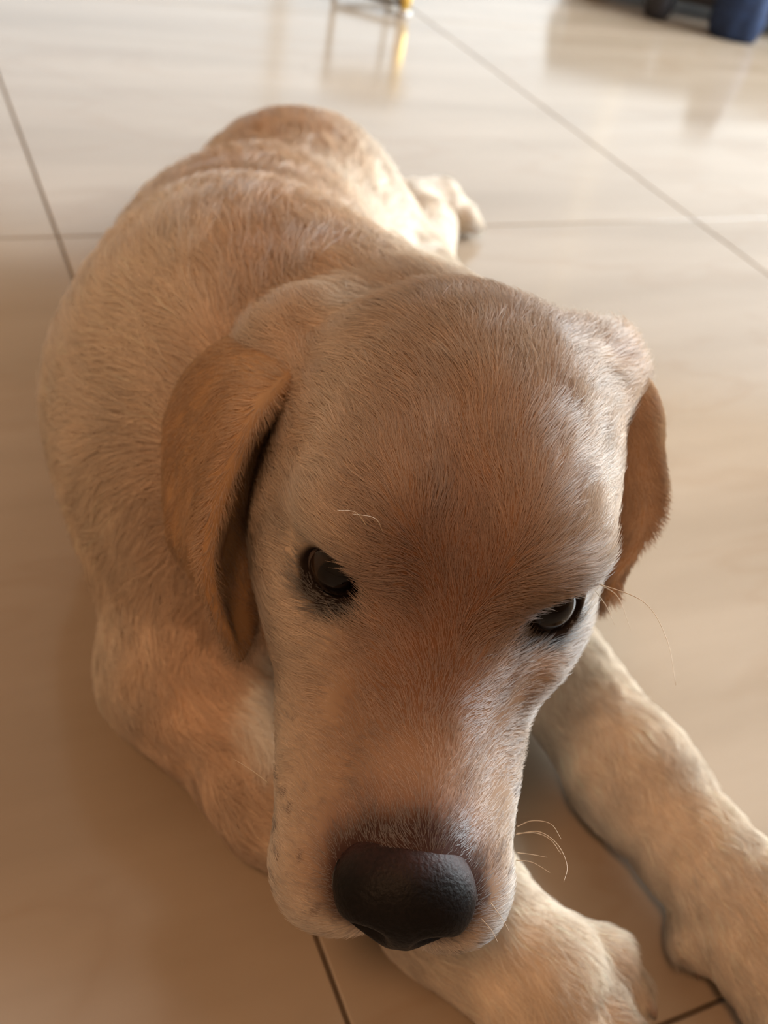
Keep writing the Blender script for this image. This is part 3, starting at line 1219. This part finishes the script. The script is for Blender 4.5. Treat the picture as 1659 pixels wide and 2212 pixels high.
def body_len(P, hw):
    L = to_head(P)
    x, y, z = L[:, 0], L[:, 1], L[:, 2]
    base = .020 + .006 * smooth(.10, .2, P[:, 2])
    base = np.where(P[:, 2] < .09, .011, base)
    ch = np.linalg.norm((P - np.array([-.018, .306, .078])) / np.array([.05, .045, .05]), axis=1)
    base = np.where(ch < 1.2, .020, base)
    head = .0115 - .0065 * smooth(-2, 6, y) + .004 * smooth(-5, -9, y)
    ln = base * (1 - hw) + head * hw
    # bare nose and lids
    dn = np.sqrt((x / 2.2) ** 2 + ((y - 9.1) / 1.8) ** 2 + ((z + 2.85) / 1.5) ** 2)
    ln = ln * smooth(.75, 1.25, dn)
    for (ec, eg, s) in EYES:
        q = L - (ec + eg * 1.25)
        side = np.abs(q[:, 0])
        d = np.sqrt((q[:, 0] / 1.25) ** 2 + (q[:, 1] / 1.2) ** 2 + (q[:, 2] / .86) ** 2)
        ln = ln * smooth(.95, 1.5, d)
    return ln


def cam_dens(P, N):
    d = P - CPOS
    r = np.linalg.norm(d, axis=1)
    face = -(d * N).sum(1) / r
    return np.clip(.32 / r, 0, 1.3) ** 1.6 * np.where(face > -.25, 1.0, .12) * np.where((N[:, 2] < -.6) & (P[:, 2] < .06), .05, 1)


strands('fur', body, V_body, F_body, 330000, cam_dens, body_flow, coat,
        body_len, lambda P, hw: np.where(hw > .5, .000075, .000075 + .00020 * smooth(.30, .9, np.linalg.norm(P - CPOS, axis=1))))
for o, V, Fc in EARS:
    strands('fur', o, V, Fc, 30000, cam_dens, ear_flow, ear_coat, lambda P, hw: np.full(len(P), .0065), lambda P, hw: np.full(len(P), .00008), .25)



def nose_dens(P, N):
    L = to_head(P)
    return smooth(9.5, 8.0, L[:, 1]) * smooth(-.2, .3, N @ HU)


strands('fur', nose, NOSE_V, NOSE_F, 9000, nose_dens, body_flow, nose_coat,
        lambda P, hw: np.full(len(P), .0028), lambda P, hw: np.full(len(P), .00006), .35)

# ------------------------------------------------------------------ whiskers and claws
m_whisk = mat('pale_whisker', (.72, .60, .46), .4)
noise_mix(m_whisk, (.70, .58, .44), (.75, .64, .5), 80.0)


_rel = V_body - CPOS
_dep = _rel @ _fwd
_pxx = 829.5 + F_PX * (_rel @ CRIGHT) / _dep
_pyy = 1106.0 - F_PX * (_rel @ CUP) / _dep
_dst = np.linalg.norm(_rel, axis=1)


def skin_dist(px, py, guess):
    m = ((_pxx - px) ** 2 + (_pyy - py) ** 2 < 14 ** 2) & (np.abs(_dst - guess) < .06)
    return float(_dst[m].min()) + .001 if m.any() else guess


def whisker(pts, d0, d1, r=.00016):
    g0 = skin_dist(*pts[0], d0)
    d0, d1 = g0, g0 + (d1 - d0)
    P = np.array([at_d(px, py, d0 + (d1 - d0) * i / (len(pts) - 1)) for i, (px, py) in enumerate(pts)])
    G = cr_interp(np.stack([P, P], 1), 24, 2)[:, 0]
    V, Fc = tube(G, np.linspace(r, r * .35, len(G)), 6)
    mesh_obj('whisker', V, Fc, m_whisk, DOG)


for pts, a, b in (
        ([(1118, 1785), (1150, 1773), (1190, 1780), (1212, 1812)], .318, .300),
        ([(1115, 1802), (1165, 1797), (1205, 1825), (1225, 1870), (1218, 1905)], .316, .296),
        ([(1118, 1800), (1160, 1800), (1190, 1815), (1212, 1845)], .317, .302),
        ([(1118, 1842), (1150, 1846), (1182, 1852)], .312, .302),
        ([(1115, 1858), (1150, 1863), (1188, 1885)], .311, .300),
        ([(1060, 1950), (1085, 1985), (1100, 2012)], .306, .296),
        ([(1040, 1985), (1062, 2010), (1075, 2035)], .305, .297),
        ([(1285, 1275), (1310, 1310), (1328, 1350)], .352, .34),
        ([(1295, 1262), (1335, 1290), (1362, 1360)], .352, .335),
        ([(1290, 1260), (1390, 1300), (1440, 1380), (1460, 1480)], .35, .31),
        ([(800, 1150), (770, 1108), (728, 1102)], .329, .318),
        ([(830, 1155), (810, 1120), (760, 1110)], .328, .316),
        ([(578, 1690), (545, 1665), (505, 1640)], .333, .325)):
    whisker(pts, a, b)

m_claw = mat('horn_claw', (.42, .30, .24), .35)
noise_mix(m_claw, (.34, .23, .18), (.50, .38, .31), 60.0)
for tip, f in CLAWS:
    f = np.asarray(f) / np.linalg.norm(f)
    p = [tip + f * a + np.array([0, 0, z]) for a, z in ((0, .002), (.006, .001), (.010, -.003), (.013, -.008))]
    p = [np.array([q[0], q[1], max(q[2], .002)]) for q in p]
    V, Fc = tube(p, [.0036, .0032, .0022, .0006], 8)
    mesh_obj('claw', V, Fc, m_claw, DOG)
